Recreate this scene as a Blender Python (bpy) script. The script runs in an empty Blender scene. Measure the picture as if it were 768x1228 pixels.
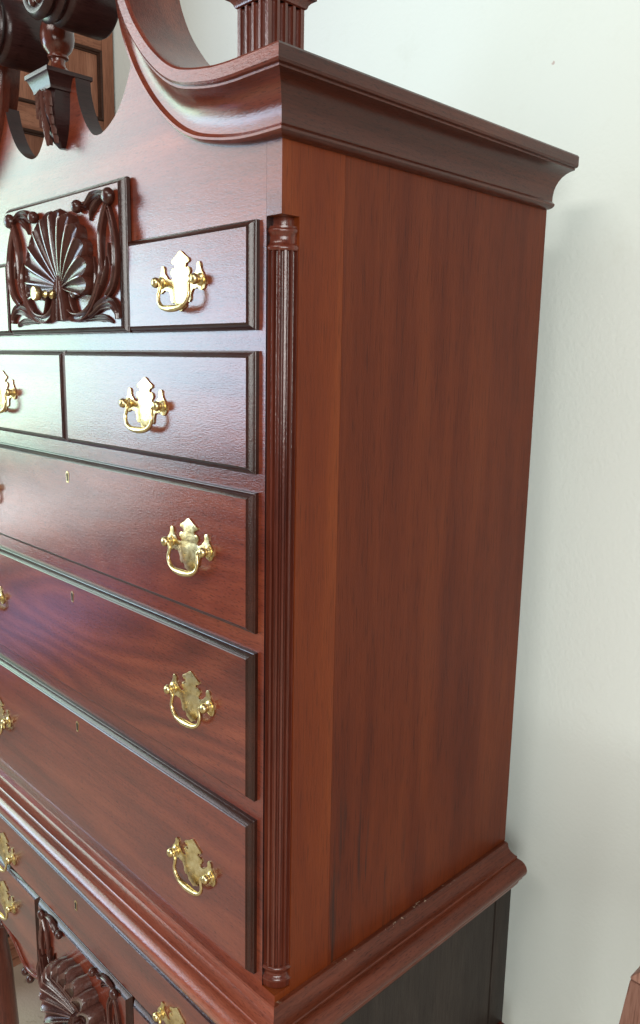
import bpy, bmesh, math, random
from mathutils import Vector, Matrix
random.seed(7)
scene = bpy.context.scene
C = scene.collection

# ------------------------------------------------------------------ camera
CAM = Vector((0.63516, -0.56014, 0.75572))
RGT = Vector((0.69700003, 0.71684006, 0.01820133)).normalized()
UPV = Vector((-0.14376445, 0.1148279, 0.98292743)).normalized()
FWD = Vector((-0.70251174, 0.68771715, -0.18309116)).normalized()
cd = bpy.data.cameras.new('camera'); cam = bpy.data.objects.new('camera', cd); C.objects.link(cam)
m = Matrix.Identity(4)
for r in range(3):
    m[r][0] = RGT[r]; m[r][1] = UPV[r]; m[r][2] = -FWD[r]; m[r][3] = CAM[r]
cam.matrix_world = m
cd.sensor_fit = 'VERTICAL'; cd.sensor_height = 36.0; cd.lens = 961.19 / 1228 * 36.0
cd.clip_start = 0.01; cd.clip_end = 200
scene.camera = cam

# ------------------------------------------------------------------ light
FLOOR = -0.868
world = bpy.data.worlds.new('World'); scene.world = world; world.use_nodes = True
bg = world.node_tree.nodes['Background']
bg.inputs[0].default_value = (0.93, 0.97, 1.0, 1); bg.inputs[1].default_value = 0.16

def area(name, loc, facing, sx, sy, radiance, col):
    ld = bpy.data.lights.new(name, 'AREA'); ld.shape = 'RECTANGLE'; ld.size = sx; ld.size_y = sy
    ld.energy = radiance * math.pi * sx * sy; ld.color = col
    o = bpy.data.objects.new(name, ld); C.objects.link(o); o.location = loc
    o.rotation_euler = Vector(facing).to_track_quat('-Z', 'Y').to_euler()
    return o
# tall shop window in the room's left wall, pane by pane, plus an added low bluish lamp
WX = -3.2
for (y0, y1, z0, z1, L, col) in [
    (-0.75, -1.45, 1.45, 2.60, 7.6, (0.74, 0.97, 0.88)),
    (-1.50, -2.30, 1.45, 2.60, 6.8, (0.88, 0.86, 0.92)),
    (-2.35, -3.30, 1.45, 2.60, 6.2, (0.95, 0.87, 0.86)),
    (-0.75, -1.45, 0.34, 1.40, 10.0, (0.64, 0.97, 0.77)),
    (-1.50, -2.30, 0.34, 1.40, 13.5, (0.60, 0.84, 1.0)),
    (-2.35, -3.30, 0.34, 1.40, 14.5, (0.62, 0.78, 1.0)),
    (-0.95, -1.55, -0.72, -0.38, 2.0, (0.50, 0.50, 1.0)),  # added lamp, not a pane: tints the reflection in the lower drawers bluish
    (-0.90, -1.22, -0.12, 0.16, 9.0, (0.95, 1.0, 1.0)),
    (-1.50, -1.78, -0.10, 0.16, 12.0, (0.95, 1.0, 1.0))]:
    area('window_and_added_light', (WX, (y0 + y1) / 2, (z0 + z1) / 2), (1, 0, 0), abs(y1 - y0), z1 - z0, L, col)
# window on the room's right front side
area('window_and_added_light', (3.2, -2.7, 1.25), (-2.9, 3.1, -1.0), 2.4, 1.8, 12.2, (0.985, 1.0, 0.965))
# ceiling light panel
area('ceiling_light', (0.2, -1.9, 2.3), (0, 0.15, -1), 1.6, 0.8, 9.0, (1.0, 0.94, 0.88))

scene.view_settings.view_transform = 'Standard'; scene.view_settings.look = 'None'
scene.view_settings.exposure = 0.0; scene.view_settings.gamma = 1.0
scene.view_settings.use_curve_mapping = False
scene.render.engine = 'CYCLES'
scene.cycles.max_bounces = 8

# ------------------------------------------------------------------ materials
def new_mat(name):
    mt = bpy.data.materials.new(name); mt.use_nodes = True
    nt = mt.node_tree; b = nt.nodes['Principled BSDF']
    return mt, nt, b
def N(nt, t, **kw):
    n = nt.nodes.new(t)
    for k, v in kw.items(): setattr(n, k, v)
    return n
def mixc(nt, fac, a, b, mode='MIX'):
    n = N(nt, 'ShaderNodeMix', data_type='RGBA', blend_type=mode)
    for sock, v in ((n.inputs[0], fac), (n.inputs[6], a), (n.inputs[7], b)):
        if hasattr(v, 'links'): nt.links.new(v, sock)
        elif isinstance(v, (int, float)): sock.default_value = v
        else: sock.default_value = (*v, 1)
    return n.outputs[2]
def ramp(nt, src, stops):
    r = N(nt, 'ShaderNodeValToRGB'); nt.links.new(src, r.inputs[0])
    e = r.color_ramp.elements
    while len(e) > len(stops): e.remove(e[-1])
    while len(e) < len(stops): e.new(0.5)
    for el, (p, c) in zip(e, stops):
        el.position = p; el.color = (*c, 1) if len(c) == 3 else c
    return r.outputs[0]
def math_(nt, op, a, b=None):
    n = N(nt, 'ShaderNodeMath', operation=op)
    for s, v in zip(n.inputs, (a, b)):
        if v is None: continue
        if hasattr(v, 'links'): nt.links.new(v, s)
        else: s.default_value = v
    return n.outputs[0]
def noise(nt, vec, scale, detail=4, rough=0.55, dist=0.0):
    n = N(nt, 'ShaderNodeTexNoise'); n.inputs['Scale'].default_value = scale
    n.inputs['Detail'].default_value = detail; n.inputs['Roughness'].default_value = rough
    n.inputs['Distortion'].default_value = dist
    nt.links.new(vec, n.inputs['Vector']); return n.outputs[0]

def wood(name, axis, dark, mid, light, rough=0.30, coat=0.7, coat_rough=0.10, peel=0.00020, pore=0.00008, figure=0.0, streak=0.6, stain=0.0, worn=0.0):
    mt, nt, b = new_mat(name)
    tc = N(nt, 'ShaderNodeTexCoord'); oi = N(nt, 'ShaderNodeObjectInfo')
    off = N(nt, 'ShaderNodeVectorMath', operation='SCALE'); off.inputs[0].default_value = (3.1, 5.7, 4.3)
    nt.links.new(oi.outputs['Random'], off.inputs[3])
    add = N(nt, 'ShaderNodeVectorMath', operation='ADD')
    nt.links.new(tc.outputs['Object'], add.inputs[0]); nt.links.new(off.outputs[0], add.inputs[1])
    def stretched(s):
        mp = N(nt, 'ShaderNodeMapping'); sc = [1, 1, 1]; sc[axis] = s
        mp.inputs['Scale'].default_value = sc; nt.links.new(add.outputs[0], mp.inputs[0]); return mp.outputs[0]
    v1 = stretched(0.10); v2 = stretched(0.05); v3 = stretched(0.16)
    bands = noise(nt, v1, 22, 5, 0.5, 0.3)
    fine = noise(nt, v2, 420, 3, 0.6)
    pores = noise(nt, stretched(0.05) if axis == 2 else v3, 520 if axis == 2 else 760, 2, 0.5)
    col = ramp(nt, bands, [(0.30, dark), (0.52, mid), (0.74, light)])
    if figure > 0:   # cathedral figure: growth rings cut on the slant
        vf = stretched(0.20)
        fn = noise(nt, vf, 4.0, 2.0, 0.30, 0.1)
        sn_ = math_(nt, 'SINE', math_(nt, 'MULTIPLY', fn, 190.0))
        f = ramp(nt, math_(nt, 'ADD', math_(nt, 'MULTIPLY', sn_, 0.5), 0.5), [(0.0, dark), (0.55, mid), (1.0, light)])
        col = mixc(nt, figure, col, f)
    fc = ramp(nt, fine, [(0.34, (0.55, 0.46, 0.42)), (0.56, (1, 1, 1))])
    col = mixc(nt, streak, col, fc, 'MULTIPLY')
    pc = ramp(nt, pores, [(0.33, (0.35, 0.3, 0.3)), (0.43, (1, 1, 1))])
    col = mixc(nt, 0.42 if axis == 2 else 0.65, col, pc, 'MULTIPLY')
    if stain > 0:    # dark mineral streaks in a band of the board
        vs = stretched(0.07)
        sn = noise(nt, vs, 60, 3, 0.6, 0.3)
        sx = N(nt, 'ShaderNodeSeparateXYZ'); nt.links.new(tc.outputs['Object'], sx.inputs[0])
        zz = N(nt, 'ShaderNodeMapRange'); nt.links.new(sx.outputs[2], zz.inputs[0])
        zz.inputs[1].default_value = 0.34; zz.inputs[2].default_value = 0.08
        yy = N(nt, 'ShaderNodeMapRange'); nt.links.new(sx.outputs[1], yy.inputs[0])
        yy.inputs[1].default_value = 0.29; yy.inputs[2].default_value = 0.18
        band = math_(nt, 'MULTIPLY', zz.outputs[0], yy.outputs[0])
        st = ramp(nt, sn, [(0.56, (0, 0, 0)), (0.66, (1, 1, 1))])
        fac = math_(nt, 'MULTIPLY', math_(nt, 'MULTIPLY', st, band), stain)
        col = mixc(nt, fac, col, (0.012, 0.008, 0.007))
    if worn > 0:     # finish chipped to bare wood along the ledge
        sx = N(nt, 'ShaderNodeSeparateXYZ'); nt.links.new(tc.outputs['Object'], sx.inputs[0])
        zz = N(nt, 'ShaderNodeMapRange'); nt.links.new(sx.outputs[2], zz.inputs[0]); zz.inputs[1].default_value = -0.0120; zz.inputs[2].default_value = -0.0090
        wn = ramp(nt, noise(nt, tc.outputs['Object'], 150, 4, 0.7), [(0.61, (0, 0, 0)), (0.66, (1, 1, 1))])
        wl = ramp(nt, noise(nt, tc.outputs['Object'], 7, 2), [(0.46, (0, 0, 0)), (0.56, (1, 1, 1))])
        fac = math_(nt, 'MULTIPLY', math_(nt, 'MULTIPLY', wn, wl), math_(nt, 'MULTIPLY', zz.outputs[0], worn))
        col = mixc(nt, fac, col, (0.50, 0.40, 0.29))
    nt.links.new(col, b.inputs['Base Color'])
    big = noise(nt, tc.outputs['Object'], 6, 3)
    rr = N(nt, 'ShaderNodeMapRange'); nt.links.new(big, rr.inputs[0])
    rr.inputs[3].default_value = rough - 0.05; rr.inputs[4].default_value = rough + 0.10
    nt.links.new(rr.outputs[0], b.inputs['Roughness'])
    b.inputs['Coat Weight'].default_value = coat; b.inputs['Coat Roughness'].default_value = coat_rough
    b.inputs['Coat IOR'].default_value = 1.5; b.inputs['Specular IOR Level'].default_value = 0.10
    # lacquer: orange peel plus the grain telegraphing through
    pl = noise(nt, stretched(0.30), 620, 3, 0.65)
    bp = N(nt, 'ShaderNodeBump'); bp.inputs['Strength'].default_value = 1.0; bp.inputs['Distance'].default_value = peel
    nt.links.new(pl, bp.inputs['Height'])
    wav = noise(nt, stretched(0.5), 16, 2, 0.5)
    bw = N(nt, 'ShaderNodeBump'); bw.inputs['Strength'].default_value = 1.0; bw.inputs['Distance'].default_value = 0.0005
    nt.links.new(wav, bw.inputs['Height']); nt.links.new(bw.outputs[0], bp.inputs['Normal'])
    bq = N(nt, 'ShaderNodeBump'); bq.inputs['Strength'].default_value = 1.0; bq.inputs['Distance'].default_value = pore
    nt.links.new(pores, bq.inputs['Height']); nt.links.new(bp.outputs[0], bq.inputs['Normal'])
    nt.links.new(bq.outputs[0], b.inputs['Normal']); nt.links.new(bp.outputs[0], b.inputs['Coat Normal'])
    return mt

MH = ((0.080, 0.015, 0.0085), (0.148, 0.0270, 0.0130), (0.215, 0.048, 0.021))
M_frontx = wood('mahogany_front', 0, *MH, streak=0.45)
M_fig = wood('mahogany_figured', 0, *MH, figure=0.40, streak=0.45)
M_burl = wood('mahogany_burl', 0, (0.095, 0.015, 0.0075), (0.150, 0.027, 0.0130), (0.21, 0.046, 0.020), figure=0.22, streak=0.35)
M_frontz = wood('mahogany_upright', 2, (0.055, 0.011, 0.006), (0.095, 0.019, 0.010), (0.145, 0.033, 0.016), coat=0.85, coat_rough=0.12)
M_stile = wood('mahogany_stile', 2, (0.105, 0.0160, 0.0030), (0.140, 0.0250, 0.0045), (0.182, 0.038, 0.0072), coat=0.2, coat_rough=0.3, rough=0.5, streak=0.3)
M_side = wood('mahogany_side', 2, (0.076, 0.0112, 0.0022), (0.102, 0.0170, 0.0033), (0.130, 0.0250, 0.0050), coat=0.20, coat_rough=0.18, rough=0.5, streak=0.30, stain=0.75)
M_sidey = wood('mahogany_side_rail', 1, (0.075, 0.018, 0.009), (0.12, 0.028, 0.013), (0.17, 0.042, 0.019), coat=0.35, coat_rough=0.2, worn=0.75)
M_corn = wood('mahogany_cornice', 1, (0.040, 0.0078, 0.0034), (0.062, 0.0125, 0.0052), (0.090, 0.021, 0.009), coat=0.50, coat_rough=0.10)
M_waist = wood('mahogany_waist', 0, (0.15, 0.034, 0.019), (0.24, 0.058, 0.031), (0.34, 0.095, 0.050), coat=1.0, coat_rough=0.15, streak=0.5)
M_carve = wood('mahogany_carved', 2, (0.034, 0.010, 0.007), (0.055, 0.016, 0.011), (0.080, 0.025, 0.017), rough=0.36, coat=0.6, coat_rough=0.10)
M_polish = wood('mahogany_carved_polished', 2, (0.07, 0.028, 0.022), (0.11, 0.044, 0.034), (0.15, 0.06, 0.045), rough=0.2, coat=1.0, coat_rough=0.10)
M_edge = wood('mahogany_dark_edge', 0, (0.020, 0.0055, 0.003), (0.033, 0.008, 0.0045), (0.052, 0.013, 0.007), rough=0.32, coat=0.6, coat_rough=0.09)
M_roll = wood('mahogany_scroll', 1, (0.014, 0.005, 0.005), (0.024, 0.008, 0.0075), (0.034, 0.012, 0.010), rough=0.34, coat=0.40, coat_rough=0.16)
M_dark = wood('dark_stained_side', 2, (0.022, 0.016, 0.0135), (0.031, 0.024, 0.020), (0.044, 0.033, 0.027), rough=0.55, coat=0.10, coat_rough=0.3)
OK_ = ((0.17, 0.066, 0.037), (0.265, 0.112, 0.065), (0.36, 0.17, 0.103))
M_oak = wood('oak', 2, *OK_, rough=0.45, coat=0.2, coat_rough=0.3)
M_oaky = wood('oak_rail', 1, *OK_, rough=0.45, coat=0.2, coat_rough=0.3)
M_oakd = wood('oak_dark_moulding', 1, (0.03, 0.013, 0.008), (0.05, 0.021, 0.012), (0.07, 0.03, 0.017), rough=0.45, coat=0.2, coat_rough=0.3)
M_chair = wood('chair_wood', 2, (0.17, 0.080, 0.056), (0.25, 0.125, 0.088), (0.32, 0.165, 0.118), rough=0.4, coat=0.3, coat_rough=0.2)

def brass():
    mt, nt, b = new_mat('polished_brass')
    tc = N(nt, 'ShaderNodeTexCoord')
    n1 = noise(nt, tc.outputs['Object'], 90, 4)
    nt.links.new(ramp(nt, n1, [(0.28, (0.33, 0.24, 0.10)), (0.45, (0.60, 0.46, 0.21)), (0.7, (0.76, 0.65, 0.38))]), b.inputs['Base Color'])
    b.inputs['Metallic'].default_value = 1.0
    n2 = noise(nt, tc.outputs['Object'], 250, 3)
    rr = N(nt, 'ShaderNodeMapRange'); nt.links.new(n2, rr.inputs[0]); rr.inputs[3].default_value = 0.20; rr.inputs[4].default_value = 0.40
    nt.links.new(rr.outputs[0], b.inputs['Roughness'])
    bp = N(nt, 'ShaderNodeBump'); bp.inputs['Strength'].default_value = 1; bp.inputs['Distance'].default_value = 0.0006
    nt.links.new(noise(nt, tc.outputs['Object'], 70, 2), bp.inputs['Height']); nt.links.new(bp.outputs[0], b.inputs['Normal'])
    return mt
M_brass = brass()
mt, nt, b = new_mat('keyhole_dark'); b.inputs['Base Color'].default_value = (0.01, 0.006, 0.005, 1); b.inputs['Roughness'].default_value = 0.8
M_hole = mt
MARK = (-0.056, 0.585, 1.2)
def painted_wall():
    mt, nt, b = new_mat('painted_plaster')
    tc = N(nt, 'ShaderNodeTexCoord')
    n1 = noise(nt, tc.outputs['Object'], 1.3, 3)
    nt.links.new(ramp(nt, n1, [(0.3, (0.738, 0.79, 0.742)), (0.7, (0.768, 0.817, 0.77))]), b.inputs['Base Color'])
    dv = N(nt, 'ShaderNodeVectorMath', operation='DISTANCE'); dv.inputs[1].default_value = MARK
    nt.links.new(tc.outputs['Object'], dv.inputs[0])
    dd = math_(nt, 'ADD', dv.outputs['Value'], math_(nt, 'MULTIPLY', noise(nt, tc.outputs['Object'], 220, 3), 0.012))
    lk = ramp(nt, math_(nt, "MULTIPLY", dd, 40.0), [(0.27, (1, 1, 1)), (0.35, (0, 0, 0))])
    sc_ = ramp(nt, noise(nt, tc.outputs['Object'], 9, 5, 0.7), [(0.26, (0.965, 0.96, 0.95)), (0.40, (1, 1, 1))])
    base = b.inputs['Base Color'].links[0].from_socket
    c1 = mixc(nt, 1.0, base, sc_, 'MULTIPLY')
    nt.links.new(mixc(nt, lk, c1, (0.55, 0.46, 0.42)), b.inputs['Base Color'])
    b.inputs['Roughness'].default_value = 0.5
    bp = N(nt, 'ShaderNodeBump'); bp.inputs['Strength'].default_value = 0.6; bp.inputs['Distance'].default_value = 0.0010
    nt.links.new(noise(nt, tc.outputs['Object'], 150, 3, 0.55), bp.inputs['Height'])
    nt.links.new(bp.outputs[0], b.inputs['Normal'])
    return mt
M_wall = painted_wall()
def floor_mat():
    mt, nt, b = new_mat('worn_beige_floor')
    tc = N(nt, 'ShaderNodeTexCoord')
    n1 = noise(nt, tc.outputs['Object'], 5, 6, 0.6)
    col = ramp(nt, n1, [(0.3, (0.40, 0.32, 0.24)), (0.7, (0.52, 0.42, 0.33))])
    n2 = noise(nt, tc.outputs['Object'], 26, 5, 0.65, 1.5)
    col = mixc(nt, 0.7, col, ramp(nt, n2, [(0.30, (0.45, 0.4, 0.36)), (0.40, (1, 1, 1))]), 'MULTIPLY')
    nt.links.new(col, b.inputs['Base Color']); b.inputs['Roughness'].default_value = 0.45
    bp = N(nt, 'ShaderNodeBump'); bp.inputs['Distance'].default_value = 0.001
    nt.links.new(noise(nt, tc.outputs['Object'], 160, 3), bp.inputs['Height']); nt.links.new(bp.outputs[0], b.inputs['Normal'])
    return mt
M_floor = floor_mat()

# ------------------------------------------------------------------ mesh helpers (all coordinates are world metres)
class MB:
    def __init__(s): s.v = []; s.f = []
    def add(s, vs, fs):
        o = len(s.v); s.v += [tuple(v) for v in vs]; s.f += [tuple(i + o for i in f) for f in fs]; return s
    def box(s, x0, x1, y0, y1, z0, z1):
        return s.add([(x0,y0,z0),(x1,y0,z0),(x1,y1,z0),(x0,y1,z0),(x0,y0,z1),(x1,y0,z1),(x1,y1,z1),(x0,y1,z1)],
                     [(0,3,2,1),(4,5,6,7),(0,1,5,4),(1,2,6,5),(2,3,7,6),(3,0,4,7)])
    def loft(s, secs, closed=True, caps=True, loop=False):
        n = len(secs[0]); vs = [p for q in secs for p in q]; fs = []
        k = len(secs)
        for i in range(k if loop else k - 1):
            j = (i + 1) % k
            for a in range(n if closed else n - 1):
                b_ = (a + 1) % n
                fs.append((i*n+a, i*n+b_, j*n+b_, j*n+a))
        if caps and not loop:
            fs.append(tuple(range(n))[::-1]); fs.append(tuple((k-1)*n + a for a in range(n)))
        return s.add(vs, fs)
    def tube(s, pts, rad, seg=10, sq=(1, 1)):
        pts = [Vector(p) for p in pts]; n = len(pts)
        rads = rad if isinstance(rad, (list, tuple)) else [rad] * n
        secs = []; prev = None
        for i, p in enumerate(pts):
            t = (pts[min(i+1, n-1)] - pts[max(i-1, 0)]).normalized()
            u = prev - t * prev.dot(t) if prev is not None else t.cross(Vector((0, 1, 0)) if abs(t.y) < 0.9 else Vector((1, 0, 0)))
            u.normalize(); w = t.cross(u); prev = u
            secs.append([p + (u*math.cos(2*math.pi*k/seg)*sq[0] + w*math.sin(2*math.pi*k/seg)*sq[1]) * rads[i] for k in range(seg)])
        return s.loft(secs)
    def lathe(s, prof, origin, axis='z', seg=32, a0=0, a1=2*math.pi):
        o = Vector(origin); secs = []
        full = abs(a1 - a0 - 2*math.pi) < 1e-6
        for r, h in prof:
            ring = []
            for k in range(seg if full else seg + 1):
                a = a0 + (a1 - a0) * k / seg; c_, s_ = math.cos(a)*r, math.sin(a)*r
                ring.append(o + (Vector((c_, s_, h)) if axis == 'z' else Vector((c_, h, s_)) if axis == 'y' else Vector((h, c_, s_))))
            secs.append(ring)
        return s.loft(secs, closed=True)
    def ball(s, c, rx, ry, rz, seg=14, rings=8):
        c = Vector(c); secs = []
        for i in range(rings + 1):
            a = math.pi * i / rings
            rr = max(math.sin(a), 0.02)
            secs.append([c + Vector((rx*rr*math.cos(2*math.pi*k/seg), ry*rr*math.sin(2*math.pi*k/seg), -rz*math.cos(a))) for k in range(seg)])
        return s.loft(secs)
    def poly(s, pts, fn, t0, t1):
        """extrude a 2D outline; fn(a, b, t) -> xyz"""
        n = len(pts)
        bm = bmesh.new()
        vv = [bm.verts.new((a, b, 0)) for a, b in pts]
        es = [bm.edges.new((vv[i], vv[(i+1) % n])) for i in range(n)]
        bmesh.ops.triangle_fill(bm, use_beauty=True, use_dissolve=False, edges=es)
        bm.verts.index_update()
        tris = [tuple(v.index for v in f.verts) for f in bm.faces]; bm.free()
        vs = [fn(a, b, t0) for a, b in pts] + [fn(a, b, t1) for a, b in pts]
        fs = [t for t in tris] + [tuple(i + n for i in t[::-1]) for t in tris]
        fs += [(i, (i+1) % n, (i+1) % n + n, i + n) for i in range(n)]
        return s.add(vs, fs)
    def mesh(s, name, mat, angle=35, bevel=0, mat2=None, pick=None):
        me = bpy.data.meshes.new(name); me.from_pydata(s.v, [], s.f); me.update()
        bm = bmesh.new(); bm.from_mesh(me)
        bmesh.ops.recalc_face_normals(bm, faces=bm.faces)
        if bevel:
            es = [e for e in bm.edges if len(e.link_faces) == 2 and e.calc_face_angle(0) > math.radians(40)]
            bmesh.ops.bevel(bm, geom=es, offset=bevel, segments=2, profile=0.6, affect='EDGES', clamp_overlap=True)
        bm.to_mesh(me); bm.free()
        for p in me.polygons: p.use_smooth = True
        me.set_sharp_from_angle(angle=math.radians(angle))
        me.materials.append(mat)
        if mat2 is not None:
            me.materials.append(mat2)
            for p in me.polygons:
                if pick(p, len(s.f)): p.material_index = 1
        return me

def place(o, parent):
    C.objects.link(o)
    if parent is not None:
        o.parent = parent
        wp = Vector((0, 0, 0)); q = parent
        while q is not None: wp += q.location; q = q.parent
        o.location = -wp
    return o
def obj(name, mb, mat, parent=None, angle=35, bevel=0, mat2=None, pick=None):
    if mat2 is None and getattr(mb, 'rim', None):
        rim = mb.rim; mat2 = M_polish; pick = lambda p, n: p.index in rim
    me = mb if isinstance(mb, bpy.types.Mesh) else mb.mesh(name, mat, angle, bevel, mat2, pick)
    return place(bpy.data.objects.new(name, me), parent)
def thing(name, loc, label, cat, group=None):
    o = bpy.data.objects.new(name, None); C.objects.link(o); o.location = loc
    o['label'] = label; o['category'] = cat
    if group: o['group'] = group
    return o
def catmull(pts, n=8):
    P = [Vector(p) for p in pts]; P = [2*P[0]-P[1]] + P + [2*P[-1]-P[-2]]; out = []
    for i in range(1, len(P) - 2):
        for k in range(n):
            t = k / n; a, b, c, d = P[i-1], P[i], P[i+1], P[i+2]
            out.append(0.5*((2*b) + (c-a)*t + (2*a-5*b+4*c-d)*t*t + (3*b-a-3*c+d)*t**3))
    out.append(P[-2]); return out

# ------------------------------------------------------------------ the setting
WALL_Y = 0.585
w = obj('wall', MB().box(-6, 6, WALL_Y, WALL_Y + 0.12, FLOOR - 0.02, 2.6), M_wall); w['kind'] = 'structure'
f = obj('floor', MB().box(-6, 6, -6, WALL_Y + 0.12, FLOOR - 0.1, FLOOR), M_floor); f['kind'] = 'structure'

# ------------------------------------------------------------------ the tall chest
XL, XR, D = -0.900, 0.0, 0.50
XC = -0.450
H = thing('tall_chest', (XC, 0.25, FLOOR), 'tall dark red mahogany chest on chest with scrolled pediment and brass drawer pulls', 'chest')
def mirror(mb, xc=None):
    xc = XC if xc is None else xc
    q = MB(); q.rim = getattr(mb, 'rim', set()); q.v = [(2*xc - x, y, z) for x, y, z in mb.v]; q.f = [f[::-1] for f in mb.f]; return q
def both(name, mb, mat, parent=H, **k):
    a = obj(name, mb, mat, parent, **k); b_ = obj(name, mirror(mb), mat, parent, **k); return a, b_

# --- front board with the scooped pediment cut-outs
NB = 0.0235
NL2 = [(0.0, 0.9736), (-0.03, 0.9738), (-0.062, 0.976), (-0.100, 0.982), (-0.135, 0.991), (-0.168, 1.007), (-0.203, 1.033),
       (-0.232, 1.062), (-0.257, 1.095), (-0.2775, 1.135), (-0.2905, 1.178), (-0.299, 1.206), (-0.313, 1.229), (-0.334, 1.242), (-0.358, 1.240)]
NL = [(p.x, p.y) for p in catmull([Vector((a, b_, 0)) for a, b_ in NL2], 6)]
scoop = [(-0.268, 1.125), (-0.277, 1.100), (-0.290, 1.078), (-0.306, 1.060), (-0.326, 1.047), (-0.345, 1.040), (-0.358, 1.0385), (-0.371, 1.0415), (-0.384, 1.052),
         (-0.396, 1.068), (-0.405, 1.085), (-0.411, 1.103), (-0.413, 1.119)]
scoop = [(p.x, p.y) for p in catmull([Vector((a, b_, 0)) for a, b_ in scoop], 4)]
under = [(a + 0.012, b_ + 0.012) for a, b_ in NL if a < -0.02 and b_ < 1.118 and a > -0.258]
right = [(-NB, -0.009), (-NB, 0.985)] + [(a, b_) for a, b_ in under if a < -NB - 0.002] + scoop
left = [(2*XC - a, b_) for a, b_ in right][::-1]
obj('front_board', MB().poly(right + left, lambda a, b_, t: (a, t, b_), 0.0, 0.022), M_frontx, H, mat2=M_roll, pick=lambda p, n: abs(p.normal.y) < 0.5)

# --- side boards: stile with the corner cut out for the fluted column, then glued boards
def side_boards(mir):
    st = [(0.0, -0.009), (0.090, -0.009), (0.090, 0.985), (0.0, 0.985), (0.0, 0.9025), (0.0245, 0.9025), (0.0245, 0.0015), (0.0, 0.0015)]
    mb = MB().poly(st, lambda a, b_, t: (t, a, b_), 0.0, -NB + 0.0002)
    lst = [('side_stile', mb, M_stile)]
    lst.append(('side_panel', MB().box(-0.018, 0.0, 0.0903, 0.5, -0.009, 0.985), M_side))
    for n, q, mt_ in lst:
        obj(n, mirror(q) if mir else q, mt_, H, mat2=M_frontx if n == 'side_stile' else None, pick=lambda p, k: p.normal.y < -0.5 and p.center.y < 0.01)
side_boards(False); side_boards(True)
obj('back_panel', MB().box(XL + 0.02, XR - 0.02, 0.488, 0.498, FLOOR + 0.45, 0.98), M_dark, H)
obj('top_board', MB().box(XL + 0.019, XR - 0.019, 0.023, 0.487, 0.975, 0.99), M_frontx, H)

# --- cornice
CP = [(0.0, 0.9736), (0.005, 0.9736), (0.010, 0.9748), (0.0135, 0.9775), (0.0135, 0.9800), (0.0105, 0.9825), (0.0095, 0.9840),
      (0.0098, 0.9900), (0.0110, 0.9970), (0.0135, 1.0030), (0.0175, 1.0090), (0.0225, 1.0137), (0.0285, 1.0172), (0.0350, 1.0195), (0.0410, 1.0204), (0.0410, 1.0226),
      (0.0445, 1.0234), (0.0460, 1.0255), (0.0460, 1.0368), (0.0445, 1.0390), (0.0420, 1.0397)]
Z0 = 0.9736
secs = [[(p, -p, z) for p, z in CP] + [(-0.03, 0.03, 1.0397), (-0.03, 0.03, Z0)],
        [(p, 0.497, z) for p, z in CP] + [(-0.03, 0.497, 1.0397), (-0.03, 0.497, Z0)]]
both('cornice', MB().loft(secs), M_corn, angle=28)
# swan-neck moulding: the same profile swept along the S curve, running back as a deep cap
secs = []
nn = len(NL)
for i, (a, b_) in enumerate(NL):
    t = Vector(NL[min(i+1, nn-1)]) - Vector(NL[max(i-1, 0)]); t.normalize()
    n_ = Vector((t.y, -t.x)); n_ = n_ if i == 0 or True else n_
    if n_.y < 0 and i < 5: n_ = -n_
    if i == 0: n_ = Vector((0, 1))
    sec = []
    for p, z in CP:
        h = z - Z0
        sec.append(((p if i == 0 else a + n_.x*h), -p, b_ + n_.y*h))
    for y, h in ((0.032, 0.0661), (0.032, 0.034), (0.004, 0.034), (0.004, 0.0)):
        sec.append((a + n_.x*h, y, b_ + n_.y*h))
    secs.append(sec)
neckR, neckL = both('swan_neck', MB().loft(secs), M_frontx, angle=28, mat2=M_frontz, pick=lambda p, n: abs(p.normal.y) < 0.4 and p.center.y > -0.03)
# rolled ends of the swan necks
RX, RZ = 0.091, 1.197
prof = [(0.0005, -0.086), (0.006, -0.0855), (0.011, -0.082), (0.013, -0.078), (0.014, -0.073), (0.022, -0.074), (0.030, -0.077), (0.036, -0.077), (0.0405, -0.073),
        (0.0415, -0.069), (0.039, -0.065), (0.037, -0.0635), (0.037, -0.062), (0.0405, -0.060), (0.0425, -0.056), (0.0405, -0.052), (0.0385, -0.050), (0.0385, -0.048),
        (0.0415, -0.045), (0.0425, -0.041), (0.0425, 0.012), (0.0405, 0.0155), (0.0005, 0.016)]
rollmb = MB().lathe(prof, (XC + RX, 0, RZ), 'y', 48)
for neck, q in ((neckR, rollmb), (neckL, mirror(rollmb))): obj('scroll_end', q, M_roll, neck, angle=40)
ros = MB()
for k in range(10):
    a = 2*math.pi*k/10
    ros.ball((XC + RX + 0.024*math.cos(a), -0.077, RZ + 0.024*math.sin(a)), 0.006, 0.005, 0.006, 10, 6)
for neck, q in ((neckR, ros), (neckL, mirror(ros))): obj('rosette', q, M_carve, neck)

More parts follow.
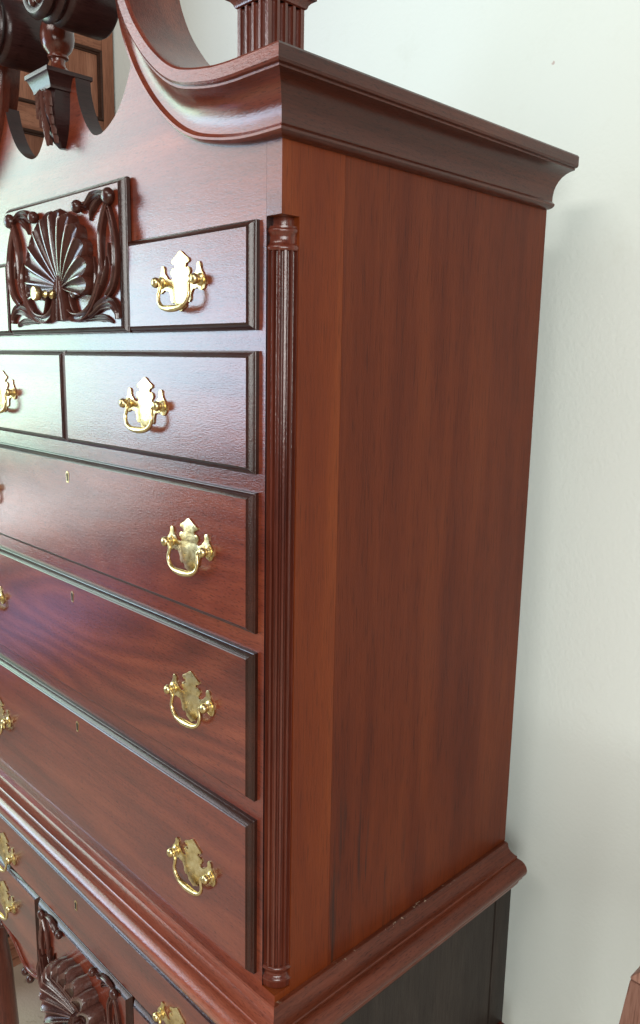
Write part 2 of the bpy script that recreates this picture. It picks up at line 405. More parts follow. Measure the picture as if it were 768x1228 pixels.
# --- carved bracket with its platform and little urn
BR = obj('pediment_bracket', MB(), M_carve, H) if False else None
plat = [(-0.0, 1.1265), (0.0325, 1.1265), (0.0325, 1.1215), (0.030, 1.1195), (0.0275, 1.114), (0.0255, 1.109), (0.0245, 1.106), (0.0245, 1.1035), (0.0, 1.1035)]
secs = []
for sx, yy in ((-1, -1), (1, -1), (1, 1), (-1, 1)):
    secs.append([(XC + sx*a, (-0.0045 + yy*a) , z) for a, z in plat[1:-1]])
pm = MB().loft(secs, closed=False, caps=False, loop=True)
pm.add([(XC-0.0325,-0.037,1.1265),(XC+0.0325,-0.037,1.1265),(XC+0.0325,0.028,1.1265),(XC-0.0325,0.028,1.1265)], [(0,1,2,3)])
pm.add([(XC-0.0245,-0.029,1.1035),(XC+0.0245,-0.029,1.1035),(XC+0.0245,0.020,1.1035),(XC-0.0245,0.020,1.1035)], [(0,3,2,1)])
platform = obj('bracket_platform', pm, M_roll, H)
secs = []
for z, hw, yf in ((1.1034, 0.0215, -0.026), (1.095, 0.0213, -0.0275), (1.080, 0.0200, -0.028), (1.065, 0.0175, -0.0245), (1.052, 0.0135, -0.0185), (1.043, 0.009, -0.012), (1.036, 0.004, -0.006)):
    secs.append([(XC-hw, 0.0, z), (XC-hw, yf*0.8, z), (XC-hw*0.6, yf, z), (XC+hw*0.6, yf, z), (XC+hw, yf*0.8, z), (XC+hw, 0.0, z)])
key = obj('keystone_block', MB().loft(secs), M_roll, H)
urn = [(0.0005, 1.1267), (0.020, 1.1267), (0.0205, 1.1285), (0.019, 1.1315), (0.015, 1.1335), (0.0125, 1.136), (0.0095, 1.139), (0.0088, 1.144), (0.0095, 1.1475), (0.0135, 1.149), (0.0138, 1.151),
       (0.0125, 1.1528), (0.0138, 1.155), (0.0175, 1.159), (0.0210, 1.166), (0.0222, 1.175), (0.0215, 1.184), (0.019, 1.192), (0.014, 1.198), (0.0125, 1.203), (0.015, 1.207), (0.013, 1.214), (0.006, 1.226), (0.0005, 1.236)]
obj('urn', MB().lathe(urn, (XC, -0.004, 0), 'z', 32), M_frontz, H, angle=50)

def ribbon(mb, pts, w0, h0, base_y, taper=(0.35, 1.0, 0.3), prof=None, n=6, lean=0.0, dip=None):
    """carved strand lying on a panel: a 2D path (x, z), ridged cross section rising towards -y"""
    prof = prof or [(-1, 0), (-0.96, 0.55), (-0.86, 0.78), (-0.70, 0.70), (-0.35, 0.38), (-0.13, 0.85), (0.0, 1.0), (0.13, 0.85), (0.40, 0.38), (0.72, 0.70), (0.86, 0.78), (0.96, 0.55), (1, 0)]
    P = catmull([Vector((a, b_, 0)) for a, b_ in pts], n); k = len(P); secs = []
    for i, p in enumerate(P):
        t = (P[min(i+1, k-1)] - P[max(i-1, 0)]).normalized(); nr = Vector((-t.y, t.x, 0)); u = i / (k - 1)
        s = taper[0] + (taper[1]-taper[0])*min(1, u*2) if u < 0.5 else taper[1] + (taper[2]-taper[1])*(u*2 - 1)
        hh = h0 * (0.45 + 0.55*s) * (1 + (dip(u) if dip else 0))
        secs.append([(p.x + nr.x*a*w0*s, base_y - hh*b_, p.y + nr.y*a*w0*s) for a, b_ in prof])
    o = len(mb.f); mb.loft(secs, closed=True)
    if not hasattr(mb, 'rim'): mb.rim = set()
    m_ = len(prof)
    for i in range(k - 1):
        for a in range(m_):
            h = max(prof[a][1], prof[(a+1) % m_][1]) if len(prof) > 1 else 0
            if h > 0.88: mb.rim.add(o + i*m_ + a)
# leaf drop on the keystone
lf = MB()
for sgn in (-1, 1):
    for z0, z1, wx in ((1.102, 1.082, 0.0190), (1.094, 1.072, 0.0180), (1.083, 1.061, 0.0160), (1.072, 1.050, 0.0130), (1.060, 1.040, 0.0090)):
        yb = -0.0245 + max(0, (1.068 - z1))*0.42
        ribbon(lf, [(XC + sgn*0.003, z0 + 0.003), (XC + sgn*wx*0.65, (z0+z1)/2 + 0.006), (XC + sgn*wx, z1)], 0.0050, 0.0085, yb, (0.55, 1.0, 0.25), n=4)
ribbon(lf, [(XC, 1.103), (XC, 1.075), (XC, 1.050), (XC, 1.036)], 0.0042, 0.012, -0.022, (0.8, 1, 0.3), dip=lambda u: -0.55*u)
obj('leaf_carving', lf, M_polish, key, angle=30)

# --- fluted pedestals on the cornice corners
def pedestal():
    x0, x1, y0, y1, z0, z1 = -0.067, -0.019, -0.003, 0.045, 1.0400, 1.106
    pts = []
    def side(p, q, nflute=4):
        p, q = Vector(p), Vector(q); d = q - p; nrm = Vector((d.y, -d.x)).normalized()
        for k in range(nflute):
            for u, dep in ((0.16, 0), (0.2, -0.0022), (0.35, -0.0040), (0.5, -0.0045), (0.65, -0.0040), (0.8, -0.0022), (0.84, 0)):
                t = 0.06 + 0.88*(k + u)/nflute; pts.append(p + d*t + nrm*dep)
    cs = [(x0, y0), (x1, y0), (x1, y1), (x0, y1)]
    for i in range(4):
        pts.append(Vector(cs[i])); side(cs[i], cs[(i+1) % 4])
    mb = MB().poly([(p.x, p.y) for p in pts], lambda a, b_, t: (a, b_, t), z0, z1)
    cap = MB(); cx, cy = (x0+x1)/2, (y0+y1)/2
    cp = [(0.0240, 1.1060), (0.0260, 1.1070), (0.0270, 1.1100), (0.0305, 1.1140), (0.0330, 1.1145), (0.0330, 1.1200), (0.0310, 1.1220)]
    secs = [[(cx + sx*a, cy + sy*a, z) for a, z in cp] for sx, sy in ((-1,-1),(1,-1),(1,1),(-1,1))]
    cap.loft(secs, closed=False, caps=False, loop=True)
    cap.add([(cx+sx*0.031, cy+sy*0.031, 1.122) for sx, sy in ((-1,-1),(1,-1),(1,1),(-1,1))], [(0,1,2,3)])
    un = MB().lathe([(r, z - 1.1267 + 1.1222) for r, z in urn], (cx, cy, 0), 'z', 28)
    return mb, cap, un
pb, cap, un = pedestal()
for fn in (lambda q: q, mirror):
    o = obj('finial_pedestal', fn(pb), M_frontz, H); obj('pedestal_cap', fn(cap), M_frontz, o); obj('finial_urn', fn(un), M_frontz, o, angle=50)

# --- fluted quarter columns with capital and base
cx, cy = -NB, 0.0242
def arc_pts(rfun, a0=-108, a1=18, n=127):
    return [(cx + rfun(a)*math.cos(math.radians(a)), cy + rfun(a)*math.sin(math.radians(a))) for a in [a0 + (a1-a0)*k/(n-1) for k in range(n)]]
def flute_r(a):
    u = ((a + 90) / 18.0) % 1.0          # five flutes over the quarter turn
    return 0.0219 - (0.0040*math.sqrt(max(0, 1 - ((u-0.5)/0.33)**2)) if abs(u-0.5) < 0.33 else 0)
poly = arc_pts(flute_r) + [(cx, cy)]
shaft = MB().loft([[(a, b_, z) for a, b_ in poly] for z in (0.028, 0.874)])
def quarter_lathe(prof):
    secs = [[(cx + r*math.cos(math.radians(a)), cy + r*math.sin(math.radians(a)), z) for a in range(-100, 11, 5)] + [(cx, cy, z)] for r, z in prof]
    return MB().loft(secs)
capital = quarter_lathe([(0.0214, 0.8685), (0.0224, 0.8693), (0.0230, 0.8713), (0.0224, 0.8737), (0.0210, 0.8745), (0.0196, 0.8773), (0.0194, 0.8821), (0.0202, 0.8857), (0.0214, 0.8869), (0.0218, 0.8889), (0.0212, 0.8905), (0.0200, 0.8913), (0.0200, 0.8931), (0.0150, 0.8936), (0.0145, 0.9024)])
colbase = quarter_lathe([(0.0222, 0.0020), (0.0226, 0.0030), (0.0229, 0.0075), (0.0229, 0.0095), (0.0238, 0.0120), (0.0229, 0.0150), (0.0212, 0.0160), (0.0200, 0.0200), (0.0212, 0.0245), (0.0230, 0.0255), (0.0238, 0.0275), (0.0230, 0.0297), (0.0222, 0.0305)])
for fn in (lambda q: q, mirror):
    s_ = obj('fluted_column', fn(shaft), M_frontz, H, angle=40)
    obj('capital', fn(capital), M_frontz, s_, angle=50); obj('column_base', fn(colbase), M_frontz, s_, angle=50)

# --- waist moulding round three sides
WP = [(-0.02, 0.0), (0.0055, 0.0003), (0.0075, -0.0007), (0.0080, -0.0025), (0.0088, -0.0055), (0.0105, -0.0090), (0.0145, -0.0118), (0.0200, -0.0135), (0.0245, -0.0140), (0.0255, -0.0150), (0.0255, -0.0172),
      (0.0290, -0.0172), (0.0345, -0.0180), (0.0395, -0.0205), (0.0430, -0.0245), (0.0445, -0.0295), (0.0437, -0.0345), (0.0412, -0.0385), (0.0375, -0.0410), (0.0372, -0.0450), (0.0340, -0.0475), (0.0315, -0.0510), (0.0305, -0.0555), (0.0280, -0.0600), (-0.02, -0.0600)]
WP = [(p*1.03, z*1.08 - 0.0085) for p, z in WP]
secs = [[(XL - p, 0.497, z) for p, z in WP], [(XL - p, -p, z) for p, z in WP]]
obj('waist_moulding', MB().loft([[(XL - p, -p, z) for p, z in WP], [(XR + p, -p, z) for p, z in WP]]), M_waist, H, angle=28)
both('waist_moulding', MB().loft([[(XR + p, -p, z) for p, z in WP], [(XR + p, 0.497, z) for p, z in WP]]), M_sidey, angle=28)

# --- drawers
def drawer_mesh(x0, x1, z0, z1, yb, name, mat):
    """lipped front with a thumbnail-moulded edge"""
    pr = [(0.0, 0.0005), (0.0, -0.0044), (0.0006, -0.0051), (0.0015, -0.0054), (0.0019, -0.0062), (0.0036, -0.0084), (0.0052, -0.0100), (0.0060, -0.0106), (0.0063, -0.0113), (0.0076, -0.0122)]
    secs = [[(x0+i, yb+y, z0+i), (x1-i, yb+y, z0+i), (x1-i, yb+y, z1-i), (x0+i, yb+y, z1-i)] for i, y in pr]
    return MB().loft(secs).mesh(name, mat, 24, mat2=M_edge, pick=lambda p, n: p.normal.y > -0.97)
FACE = -0.0122
# bat-wing plate, bail and posts share their meshes
half = [(0, 34.5), (4.0, 33), (9.0, 29.5), (13, 27.5), (18.5, 25), (19.5, 22.2), (16.5, 20.5), (13.2, 20), (11.2, 16.8), (12.2, 14.6), (15.5, 15.8), (19.5, 14.6), (21.3, 11), (19.6, 7.4), (16.6, 5.8), (17.2, 3.6),
        (20.5, 2.6), (24.5, 3.4), (27.8, 5.2), (30.5, 8.2), (33.2, 10.2), (34.2, 13), (33.6, 16), (35.6, 19.4), (39.3, 20), (42.3, 17.4), (42.3, 13.6), (44.2, 9.6), (48.5, 5.2), (51.6, 0), (51.9, -5.6), (48.8, -10.4), (44, -12.2), (39, -10.6), (35, -8.0),
        (30.5, -9.8), (26.2, -9.4), (23.6, -12.2), (21.4, -16.5), (21.6, -21), (18.2, -24.4), (14.4, -23.2), (11.6, -25.6), (11, -29.2), (6, -31), (0, -34.5)]
outline = half + [(-a, b_) for a, b_ in half[-2:0:-1]]
outline = [(a*0.93/1000, b_*0.98/1000) for a, b_ in outline]
ME_plate = MB().poly(outline, lambda a, b_, t: (a, t, b_), 0.0, -0.0018).mesh('back_plate', M_brass, 30, bevel=0.0005)
for q in ('tmp',):
    mb = MB(); mb.lathe([(0.0070, 0.0), (0.0072, -0.0014), (0.0054, -0.0024), (0.0044, -0.0030), (0.0042, -0.0044), (0.0056, -0.0058), (0.0062, -0.0084), (0.0055, -0.0110), (0.0030, -0.0126), (0.0003, -0.0130)], (0, -0.0016, 0), 'y', 20)
    ME_post = mb.mesh('post', M_brass, 50)
bp = [(-0.0355, -0.0092, 0.0005), (-0.0320, -0.0095, -0.0005), (-0.0285, -0.0098, -0.0045), (-0.0290, -0.0100, -0.0100), (-0.0303, -0.0104, -0.0160), (-0.0288, -0.0106, -0.0222), (-0.0245, -0.0108, -0.0272), (-0.0175, -0.0110, -0.0305), (-0.0085, -0.0112, -0.0318), (0, -0.0112, -0.0321)]
bp = bp + [(-x, y, z) for x, y, z in bp[-2::-1]]
bpc = catmull(bp, 4); nb = len(bpc)
ME_bail = MB().tube(bpc, [0.0021 + 0.0020*math.exp(-((i/(nb-1) - 0.5)/0.14)**2) for i in range(nb)], 12).mesh('bail', M_brass, 60)
kh = [(0.0042*math.cos(a), 0.004 + 0.0042*math.sin(a)) for a in [math.radians(t) for t in range(-30, 211, 20)]] + [(-0.0031, -0.0085), (0.0031, -0.0085)]
ME_key = MB().poly(kh, lambda a, b_, t: (a*0.95, t, b_), 0.0, -0.0006).mesh('keyhole_plate', M_brass, 30)
kh2 = [(a*0.55, (b_ - 0.001)*0.72 + 0.0006) for a, b_ in kh]
ME_slot = MB().poly(kh2, lambda a, b_, t: (a, t, b_), 0.0, -0.0009).mesh('keyhole', M_hole, 30)

def child(name, me, parent, loc):
    o = bpy.data.objects.new(name, me); C.objects.link(o); o.parent = parent
    wp = Vector((0, 0, 0)); q = parent
    while q is not None: wp += q.location; q = q.parent
    o.location = Vector(loc) - wp; return o
def pull(dr, x, z, yf):
    tilt = random.uniform(-0.02, 0.02)
    child('back_plate', ME_plate, dr, (x, yf, z)).rotation_euler.y = tilt
    for sx in (-1, 1): child('post', ME_post, dr, (x + sx*0.0385, yf, z))
    bl = child('bail', ME_bail, dr, (x, yf, z)); bl.rotation_euler = (random.uniform(-0.12, 0.04), tilt, 0)
def keyhole(dr, x, z, yf):
    child('keyhole_plate', ME_key, dr, (x, yf, z)); child('keyhole', ME_slot, dr, (x, yf, z))
def drawer(x0, x1, z0, z1, pulls, key=None, yb=0.0, mat=None, dz=0.0, zp=None):
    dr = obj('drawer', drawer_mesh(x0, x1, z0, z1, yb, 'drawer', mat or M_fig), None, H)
    for px in pulls: pull(dr, px, zp if zp is not None else (z0+z1)/2 + dz, yb + FACE)
    if key: keyhole(dr, XC - 0.004, key, yb + FACE)
    return dr
XD = 0.0340
P1, P2 = -0.1475, 2*XC + 0.1475
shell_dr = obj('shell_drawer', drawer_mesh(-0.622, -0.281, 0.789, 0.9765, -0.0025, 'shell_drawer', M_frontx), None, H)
for sx in (1, -1):
    q = [-0.2785, -XD] if sx == 1 else [2*XC + XD, -0.6245]
    x0, x1 = min(q), max(q)
    drawer(x0, x1, 0.7885, 0.9000, [-0.158 if sx == 1 else 2*XC + 0.158], mat=M_frontx)
drawer(-0.4555, -XD, 0.6345, 0.7668, [-0.2385], mat=M_frontx)
drawer(2*XC + XD, -0.4580, 0.6345, 0.7668, [2*XC + 0.2385], mat=M_frontx)
drawer(2*XC + XD, -XD, 0.4520, 0.6140, [P1, P2], key=0.585, mat=M_burl, zp=0.536)
drawer(2*XC + XD, -XD, 0.2450, 0.4290, [P1, P2], key=0.403, zp=0.3425)
drawer(2*XC + XD, -XD, 0.0130, 0.2195, [P1, P2], key=0.194, mat=M_frontx, zp=0.1125)

# --- carved scallop shell with scrolling leaves
def shell_mesh(x, z, yb, hw, ht, dep, nfl=12, half_deg=100, bowl=False, lip=0.0):
    mb = MB(); per = 8; nr = 9; cols = nfl*per + 1; secs = []
    for c_ in range(cols):
        u = (c_ / per) % 1.0; a = math.radians(-half_deg + 2*half_deg*c_/(cols-1))
        R = math.hypot(hw*math.sin(a), ht*math.cos(a)) * (1 - 0.16*(abs(a)/math.radians(half_deg))**3)
        bul = math.sin(math.pi*u) if c_ < cols-1 else 0
        R *= 1 + 0.075*(bul**0.8) - 0.02
        col = []
        for k in range(nr):
            r = k/(nr-1)
            h = dep*(0.12 + 0.88*r**1.6 if bowl else 0.30 + 0.70*math.sin(r*math.pi*0.5)) - 0.0075*(bul**0.7)*(0.25 + 0.75*r)*min(1, r*4)
            col.append((x + math.sin(a)*R*r, yb - h, z + math.cos(a)*R*r))
        rr = 1.035 + lip; col.append((x + math.sin(a)*R*rr, yb - dep*(0.93 - 0.18*bul), z + math.cos(a)*R*rr))
        rr = 1.06 + lip*1.3; col.append((x + math.sin(a)*R*rr, yb - dep*0.5, z + math.cos(a)*R*rr))
        rr = 1.03 + lip*1.3; col.append((x + math.sin(a)*R*rr, yb + 0.0005, z + math.cos(a)*R*rr))
        if c_ == 0: secs.append([(p[0], yb + 0.0005, p[2]) for p in col])
        secs.append(col)
        if c_ == cols - 1: secs.append([(p[0], yb + 0.0005, p[2]) for p in col])
    mb.loft(secs, closed=False, caps=False)
    n0 = len(mb.f)
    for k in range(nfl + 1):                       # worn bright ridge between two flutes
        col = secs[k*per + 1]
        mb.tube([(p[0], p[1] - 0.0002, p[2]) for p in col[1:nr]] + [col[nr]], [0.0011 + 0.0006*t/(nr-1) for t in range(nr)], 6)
    return mb, n0
def smooth_prof(n=9): return [(math.cos(math.pi*(1 - k/(n-1))), math.sin(math.pi*k/(n-1))**0.8) for k in range(n)]
HOL = [(-1, 0), (-1.0, 0.75), (-0.92, 0.95), (-0.78, 1.0), (-0.64, 0.90), (-0.3, 0.45), (0.2, 0.42), (0.62, 0.82), (0.78, 0.95), (0.92, 0.90), (1, 0.6), (1, 0)]
def scroll_side(yb, ox=0.0, oz=0.0, s=1.0, sq=1.0):
    """right-hand ornament, coordinates measured from the drawer centre (XC, 0.855)"""
    mb = MB()
    T = lambda L: [(XC + ox + (a - (-0.450))*s*0.965, 0.855 + oz + (b_ - 0.855)*s*sq) for a, b_ in L]
    R = lambda L, w, h, tp, pr=None, n=6: ribbon(mb, T(L), w*s*0.72, h*s*0.46, yb, tp, pr, n)
    # long stem from the centre out and up along the edge
    R([(-0.430, 0.868), (-0.436, 0.846), (-0.428, 0.824), (-0.402, 0.810), (-0.366, 0.815), (-0.342, 0.834), (-0.330, 0.852)], 0.0085, 0.018, (0.6, 1, 0.7), HOL)
    R([(-0.413, 0.862), (-0.404, 0.866), (-0.392, 0.860), (-0.390, 0.846), (-0.400, 0.838), (-0.409, 0.845)], 0.0060, 0.020, (0.8, 1, 0.6), smooth_prof())
    R([(-0.430, 0.868), (-0.419, 0.868), (-0.411, 0.852), (-0.408, 0.834), (-0.398, 0.818), (-0.384, 0.812)], 0.0070, 0.017, (0.7, 1, 0.5))
    # rising acanthus leaves
    R([(-0.384, 0.812), (-0.352, 0.826), (-0.332, 0.850), (-0.326, 0.872), (-0.331, 0.892)], 0.0105, 0.017, (0.5, 1, 0.25))
    R([(-0.365, 0.820), (-0.345, 0.840), (-0.340, 0.862), (-0.345, 0.886)], 0.0080, 0.013, (0.4, 1, 0.15))
    R([(-0.350, 0.826), (-0.328, 0.846), (-0.314, 0.868), (-0.312, 0.884)], 0.0080, 0.014, (0.4, 1, 0.2))
    # leaf curling along the bottom corner
    R([(-0.400, 0.807), (-0.360, 0.812), (-0.328, 0.824), (-0.302, 0.826), (-0.287, 0.816), (-0.285, 0.806)], 0.0120, 0.016, (0.35, 1, 0.6))
    R([(-0.372, 0.806), (-0.340, 0.808), (-0.316, 0.807), (-0.300, 0.802)], 0.0075, 0.011, (0.4, 1, 0.35))
    # outer stem to the top corner, with the inner strap beside it
    R([(-0.312, 0.834), (-0.294, 0.848), (-0.285, 0.872), (-0.286, 0.900), (-0.294, 0.926), (-0.304, 0.945)], 0.0080, 0.017, (0.7, 1, 0.55), HOL)
    R([(-0.318, 0.862), (-0.321, 0.888), (-0.319, 0.916), (-0.309, 0.938), (-0.299, 0.952)], 0.0062, 0.019, (0.5, 1, 0.8), HOL)
    R([(-0.300, 0.872), (-0.304, 0.888), (-0.306, 0.900)], 0.0055, 0.012, (0.5, 1, 0.2))
    # leaf hanging off the top
    R([(-0.300, 0.953), (-0.322, 0.960), (-0.344, 0.959), (-0.362, 0.950), (-0.373, 0.952)], 0.0092, 0.016, (0.6, 1, 0.5))
    R([(-0.318, 0.957), (-0.335, 0.950), (-0.347, 0.941), (-0.352, 0.931)], 0.0080, 0.014, (0.6, 1, 0.15))
    for (a, b_, r) in ((-0.297, 0.954, 0.0105), (-0.379, 0.951, 0.0085)):
        q = T([(a, b_)])[0]; mb.ball((q[0], yb - 0.006*s, q[1]), r*s, 0.008*s, r*s)
    return mb
def centre_boss(yb, x, z, s=1.0):
    mb = MB()
    for k, (dx, top, w_) in enumerate(((-0.014, 0.006, 0.0040), (0.014, 0.006, 0.0040), (-0.005, 0.012, 0.0042), (0.006, 0.014, 0.0042))):
        ribbon(mb, [(x + dx*0.4*s, z + top*s), (x + dx*0.7*s, z - 0.010*s), (x + dx*1.3*s, z - 0.046*s)], w_*s, (0.014 if s == 1.0 else 0.019)*s, yb, (0.7, 1, 0.9), smooth_prof())
    mb.rim = set()
    return mb
yS = -0.0025 + FACE
XS = -0.436
def put_shell(par, *a, **k):
    q, n0 = shell_mesh(*a, **k); obj('shell_carving', q, M_carve, par, angle=38, mat2=M_polish, pick=lambda p, n: p.index >= n0 or (par is not shell_dr and p.index % 11 >= 8))
put_shell(shell_dr, XS, 0.851, yS, 0.090, 0.092, 0.019)
sc = scroll_side(yS, 0.000); sc_l = mirror(sc, -0.4455)
obj('scroll_carving', sc, M_carve, shell_dr, angle=32); obj('scroll_carving', sc_l, M_carve, shell_dr, angle=32)
obj('shell_boss', centre_boss(yS, XS, 0.853), M_carve, shell_dr, angle=40)
kn = MB().lathe([(0.0060, 0.0), (0.0062, -0.004), (0.0035, -0.006), (0.0030, -0.010), (0.0055, -0.013), (0.0035, -0.016), (0.0050, -0.018), (0.0092, -0.022), (0.0102, -0.026), (0.0085, -0.0295), (0.0003, -0.0315)], (XS, yS - 0.016, 0.841), 'y', 24)
obj('knob', kn, M_brass, shell_dr, angle=50)

# ------------------------------------------------------------------ the lower case
YF = -0.015; LX0, LX1 = XL - 0.015, XR + 0.015
ap = [(LX1 - 0.001, -0.072), (LX1 - 0.001, -0.345)]
apr = [(-0.062, -0.345), (-0.085, -0.330), (-0.110, -0.331), (-0.133, -0.338), (-0.163, -0.347), (-0.185, -0.361), (-0.205, -0.372), (-0.226, -0.3755), (-0.246, -0.372), (-0.271, -0.366), (-0.293, -0.388), (-0.324, -0.408),
       (-0.358, -0.418), (-0.390, -0.415), (-0.420, -0.428), (-0.450, -0.436)]
apr = [(p.x, p.y) for p in catmull([Vector((a, b_, 0)) for a, b_ in apr], 4)]
rt = ap + apr; lt = [(2*XC - a, b_) for a, b_ in rt[:-1]][::-1]
obj('lower_front_board', MB().poly(rt + lt, lambda a, b_, t: (a, t, b_), YF, YF + 0.022), M_frontx, H)
# rounded edge moulding along the shaped apron
edge = [(a, YF - 0.001, b_ + 0.002) for a, b_ in apr]; edge += [(2*XC - a, y, z) for a, y, z in edge[-2::-1]]
obj('apron_bead', MB().tube(edge, 0.0045, 8), M_frontx, H, angle=60)
for px, pz in ((-0.213, -0.380), (-0.233, -0.384), (-0.112, -0.337)):
    both('apron_drop', MB().ball((px, YF - 0.004, pz), 0.008, 0.008, 0.008), M_carve)
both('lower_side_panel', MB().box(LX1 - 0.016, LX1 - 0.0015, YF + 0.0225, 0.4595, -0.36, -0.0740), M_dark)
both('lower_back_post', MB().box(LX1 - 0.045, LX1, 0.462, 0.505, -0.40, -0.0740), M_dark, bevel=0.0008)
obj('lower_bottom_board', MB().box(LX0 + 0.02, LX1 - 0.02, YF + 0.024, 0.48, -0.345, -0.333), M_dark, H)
def leg(fx, fy):
    """cabriole leg: square top, rounded knee leaning outwards, pad foot"""
    mb = MB(); secs = []
    X0 = LX1 - 0.006 if fx > 0 else LX0 + 0.006; Y0 = YF + 0.040 if fy < 0 else 0.465
    for z, o, r, sqr in ((-0.340, 0.008, 0.026, 1), (-0.375, 0.010, 0.027, 0.8), (-0.42, 0.014, 0.029, 0.5), (-0.47, 0.016, 0.032, 0.2), (-0.53, 0.011, 0.033, 0), (-0.60, 0.006, 0.029, 0), (-0.68, 0.0, 0.025, 0), (-0.75, 0.001, 0.021, 0), (-0.80, 0.008, 0.020, 0), (-0.825, 0.016, 0.027, 0), (-0.842, 0.019, 0.036, 0), (-0.856, 0.019, 0.037, 0), (FLOOR + 0.0005, 0.017, 0.030, 0)):
        ring = []
        for k in range(20):
            a = 2*math.pi*k/20; c_, s_ = math.cos(a), math.sin(a); q = 1/max(abs(c_), abs(s_)); e = 1 + (q - 1)*sqr*0.9
            ring.append((X0 + fx*o + r*c_*e, Y0 + fy*o + r*s_*e, z))
        secs.append(ring)
    return mb.loft(secs)
for fx in (1, -1):
    for fy in (-1, 1): obj('leg', leg(fx, fy), M_frontz, H, angle=60)
# lower drawers
YB = YF
drawer(LX0 + 0.040, LX1 - 0.040, -0.1740, -0.0765, [-0.168, 2*XC + 0.170], key=-0.110, yb=YB, mat=M_frontx, dz=-0.018)
for sx in (1, -1):
    x0, x1 = (-0.2915, LX1 - 0.040) if sx > 0 else (LX0 + 0.040, -0.6045)
    drawer(x0, x1, -0.322, -0.1780, [-0.157 if sx > 0 else 2*XC + 0.157], yb=YB, mat=M_frontx)
ls = obj('shell_drawer', drawer_mesh(-0.600, -0.296, -0.334, -0.1780, YB - 0.002, 'shell_drawer', M_frontx), None, H)
yS2 = YB - 0.002 + FACE
put_shell(ls, XC + 0.006, -0.318, yS2, 0.088, 0.090, 0.034, 15, 112, bowl=True, lip=0.07)
s2 = scroll_side(yS2, 0.0, -1.124, 0.82, 1.0)
obj('scroll_carving', s2, M_carve, ls, angle=32); obj('scroll_carving', mirror(s2), M_carve, ls, angle=32)
obj('shell_boss', centre_boss(yS2, XC + 0.006, -0.312, 1.2), M_carve, ls, angle=40)
kn2 = MB(); kn2.v = [(x, y + yS2 - yS, z - 0.841 - 0.325) for x, y, z in kn.v]; kn2.v = [(x + XC - XS, y, z) for x, y, z in kn2.v]; kn2.f = kn.f
obj('knob', kn2, M_brass, ls, angle=50)
fr = MB()
for sgn in (-1, 1):
    ribbon(fr, [(XC + sgn*0.012, -0.345), (XC + sgn*0.045, -0.385), (XC + sgn*0.085, -0.395), (XC + sgn*0.118, -0.372)], 0.013, 0.018, YF, (0.6, 1, 0.3))
    ribbon(fr, [(XC + sgn*0.010, -0.350), (XC + sgn*0.022, -0.395), (XC + sgn*0.050, -0.418)], 0.012, 0.020, YF, (0.6, 1, 0.3))
    ribbon(fr, [(XC + sgn*0.118, -0.350), (XC + sgn*0.128, -0.300), (XC + sgn*0.122, -0.268)], 0.010, 0.016, yS2, (0.6, 1, 0.3))
for sgn in (-1, 1):
    for k, (bx, tx, tz) in enumerate(((0.100, 0.132, -0.262), (0.094, 0.119, -0.268), (0.090, 0.106, -0.280), (0.110, 0.140, -0.290), (0.115, 0.141, -0.318))):
        ribbon(fr, [(XC + sgn*0.072, -0.392), (XC + sgn*bx, -0.340), (XC + sgn*tx, tz)], 0.0085, 0.016 - 0.001*k, yS2, (0.5, 1, 0.3))
    fr.ball((XC + sgn*0.100, YF - 0.008, -0.392), 0.009, 0.010, 0.009); fr.ball((XC + sgn*0.078, YF - 0.008, -0.408), 0.008, 0.009, 0.008)
obj('apron_carving', fr, M_carve, H, angle=32)

# ------------------------------------------------------------------ oak cabinet in the corner behind
OX, OY0, OY1 = -1.30, 0.06, 0.580
K = thing('oak_cabinet', (-1.55, 0.32, FLOOR), 'tall brown oak cabinet with framed side panels, behind and left of the mahogany chest', 'cabinet')
obj('carcass', MB().box(-1.80, OX - 0.010, OY0, OY1 - 0.002, FLOOR + 0.09, 1.95), M_oak, K)
def opanel(y0, y1, z0, z1):
    pr = [(0.0, -0.0098), (0.0, -0.0085), (0.0005, 0.001), (0.003, 0.0022), (0.006, 0.001), (0.0072, -0.004), (0.0095, -0.0045), (0.0105, -0.0085), (0.013, -0.0085), (0.013, -0.009)]
    secs = [[(OX + x, y0+i, z0+i), (OX + x, y1-i, z0+i), (OX + x, y1-i, z1-i), (OX + x, y0+i, z1-i)] for i, x in pr]
    obj('raised_panel', MB().loft(secs, caps=True), M_oak, K, angle=20, mat2=M_oakd, pick=lambda p, n: p.normal.x < 0.995 and p.area < 0.05)
for y0, y1 in ((OY0, OY0 + 0.035), (0.549, OY1)): obj('stile', MB().box(OX - 0.0098, OX, y0, y1, FLOOR + 0.09, 1.9), M_oak, K, bevel=0.001)
zr = [(-0.770, -0.72), (-0.1, -0.04), (0.60, 0.66), (1.285, 1.342), (1.505, 1.555), (1.85, 1.9)]
for z0, z1 in zr: obj('rail', MB().box(OX - 0.0098, OX, OY0 + 0.0352, 0.5488, z0, z1), M_oaky, K, bevel=0.003)
for (a, b_), (c_, d_) in zip(zr, zr[1:]): opanel(OY0 + 0.0352, 0.5488, b_ + 0.0002, c_ - 0.0002)
PB = [(0.0, FLOOR + 0.0005), (0.010, FLOOR + 0.0005), (0.010, -0.848), (0.004, -0.846), (0.004, -0.8435), (0.009, -0.842), (0.009, -0.816), (0.004, -0.814), (0.004, -0.811), (0.012, -0.806), (0.014, -0.795), (0.010, -0.783), (0.004, -0.7785), (0.0, -0.7785)]
obj('plinth', MB().loft([[(-1.80, OY0 - p, z) for p, z in PB], [(OX + p, OY0 - p, z) for p, z in PB], [(OX + p, OY1 - 0.002, z) for p, z in PB]], caps=True), M_oaky, K)
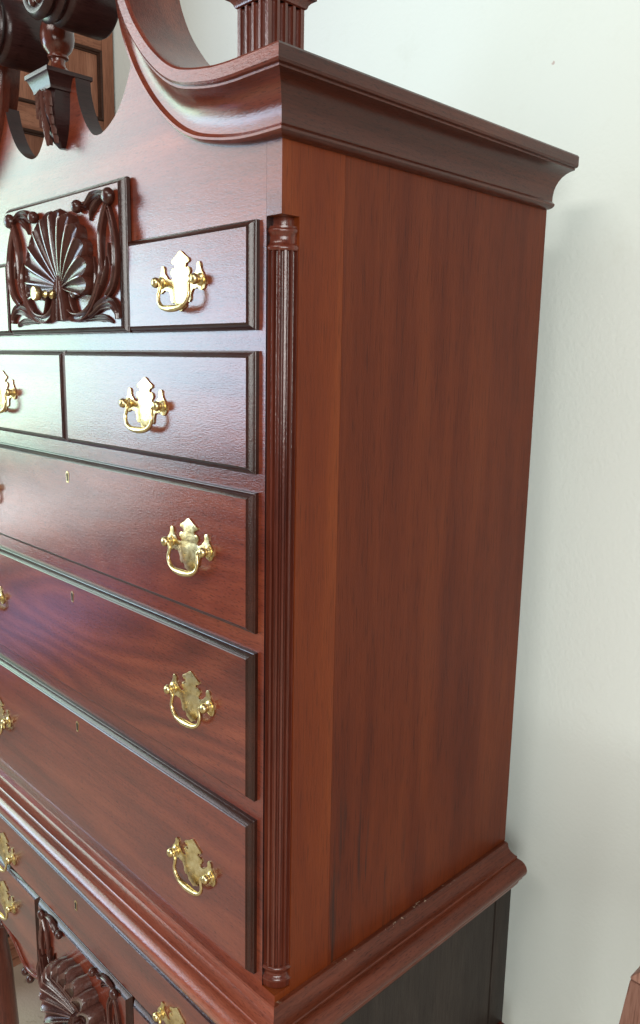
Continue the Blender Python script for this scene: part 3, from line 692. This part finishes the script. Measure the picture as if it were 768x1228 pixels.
obj('crown', MB().box(-1.82, OX + 0.03, OY0 - 0.03, OY1 - 0.002, 1.951, 2.0), M_oaky, K, bevel=0.01)

# ------------------------------------------------------------------ chair at the right edge of the frame
S = thing('chair', (0.62, -0.12, FLOOR), 'brown wooden chair whose rounded top corner shows beside the pale wall', 'chair')
SX0, SX1, SY = 0.369, 0.849, 0.120
sm = (SX0 + SX1)/2
cr = [(SX0, 0.188), (SX0 + 0.003, 0.193), (SX0 + 0.012, 0.204), (SX0 + 0.024, 0.214), (SX0 + 0.045, 0.222), (SX0 + 0.10, 0.230), (sm - 0.06, 0.242), (sm, 0.248)]
cr = cr + [(2*sm - a, b_) for a, b_ in cr[-2::-1]]
low = [(SX1 - 0.034, 0.188), (SX1 - 0.045, 0.180), (sm + 0.08, 0.176), (sm, 0.174), (sm - 0.08, 0.176), (SX0 + 0.045, 0.180), (SX0 + 0.034, 0.188)]
obj('crest_rail', MB().poly(cr + low, lambda a, b_, t: (a, t, b_), SY, SY + 0.024), M_chair, S, bevel=0.003)
for x in (SX0 + 0.002, SX1 - 0.034):
    sg = 1 if x > sm else -1
    obj('back_post', MB().loft([[(x + sg*(-o), SY + dy, z), (x + 0.032 + sg*(-o), SY + dy, z), (x + 0.032 + sg*(-o), SY + dy + 0.024, z), (x + sg*(-o), SY + dy + 0.024, z)] for z, o, dy in ((0.1876, -0.001, 0.0), (0.05, -0.016, -0.006), (-0.1, -0.006, -0.03), (-0.42, 0.012, -0.06), (-0.62, 0.014, -0.045), (FLOOR + 0.0005, 0.010, 0.02))]), M_chair, S, bevel=0.003)
obj('splat', MB().poly([(sm-0.05, 0.1755), (sm-0.07, 0.05), (sm-0.035, -0.08), (sm-0.055, -0.25), (sm-0.065, -0.40), (sm+0.065, -0.40), (sm+0.055, -0.25), (sm+0.035, -0.08), (sm+0.07, 0.05), (sm+0.05, 0.1755), (sm, 0.1738)], lambda a, b_, t: (a, t - 0.05*min(1, max(0, (0.15 - b_)/0.5)), b_), SY + 0.006, SY + 0.018), M_chair, S)
obj('seat', MB().poly([(SX0 + 0.045, SY - 0.036), (SX1 - 0.045, SY - 0.036), (SX1 - 0.0, SY - 0.44), (SX0 + 0.0, SY - 0.44)], lambda a, b_, t: (a, b_, t), -0.425, -0.375), M_chair, S, bevel=0.008)
for x in (SX0 + 0.01, SX1 - 0.045): obj('front_leg', MB().loft([[(x+i, SY-0.43+i, z), (x+0.036-i, SY-0.43+i, z), (x+0.036-i, SY-0.394-i, z), (x+i, SY-0.394-i, z)] for z, i in ((-0.4255, 0), (FLOOR + 0.0005, 0.006))]), M_chair, S, bevel=0.003)
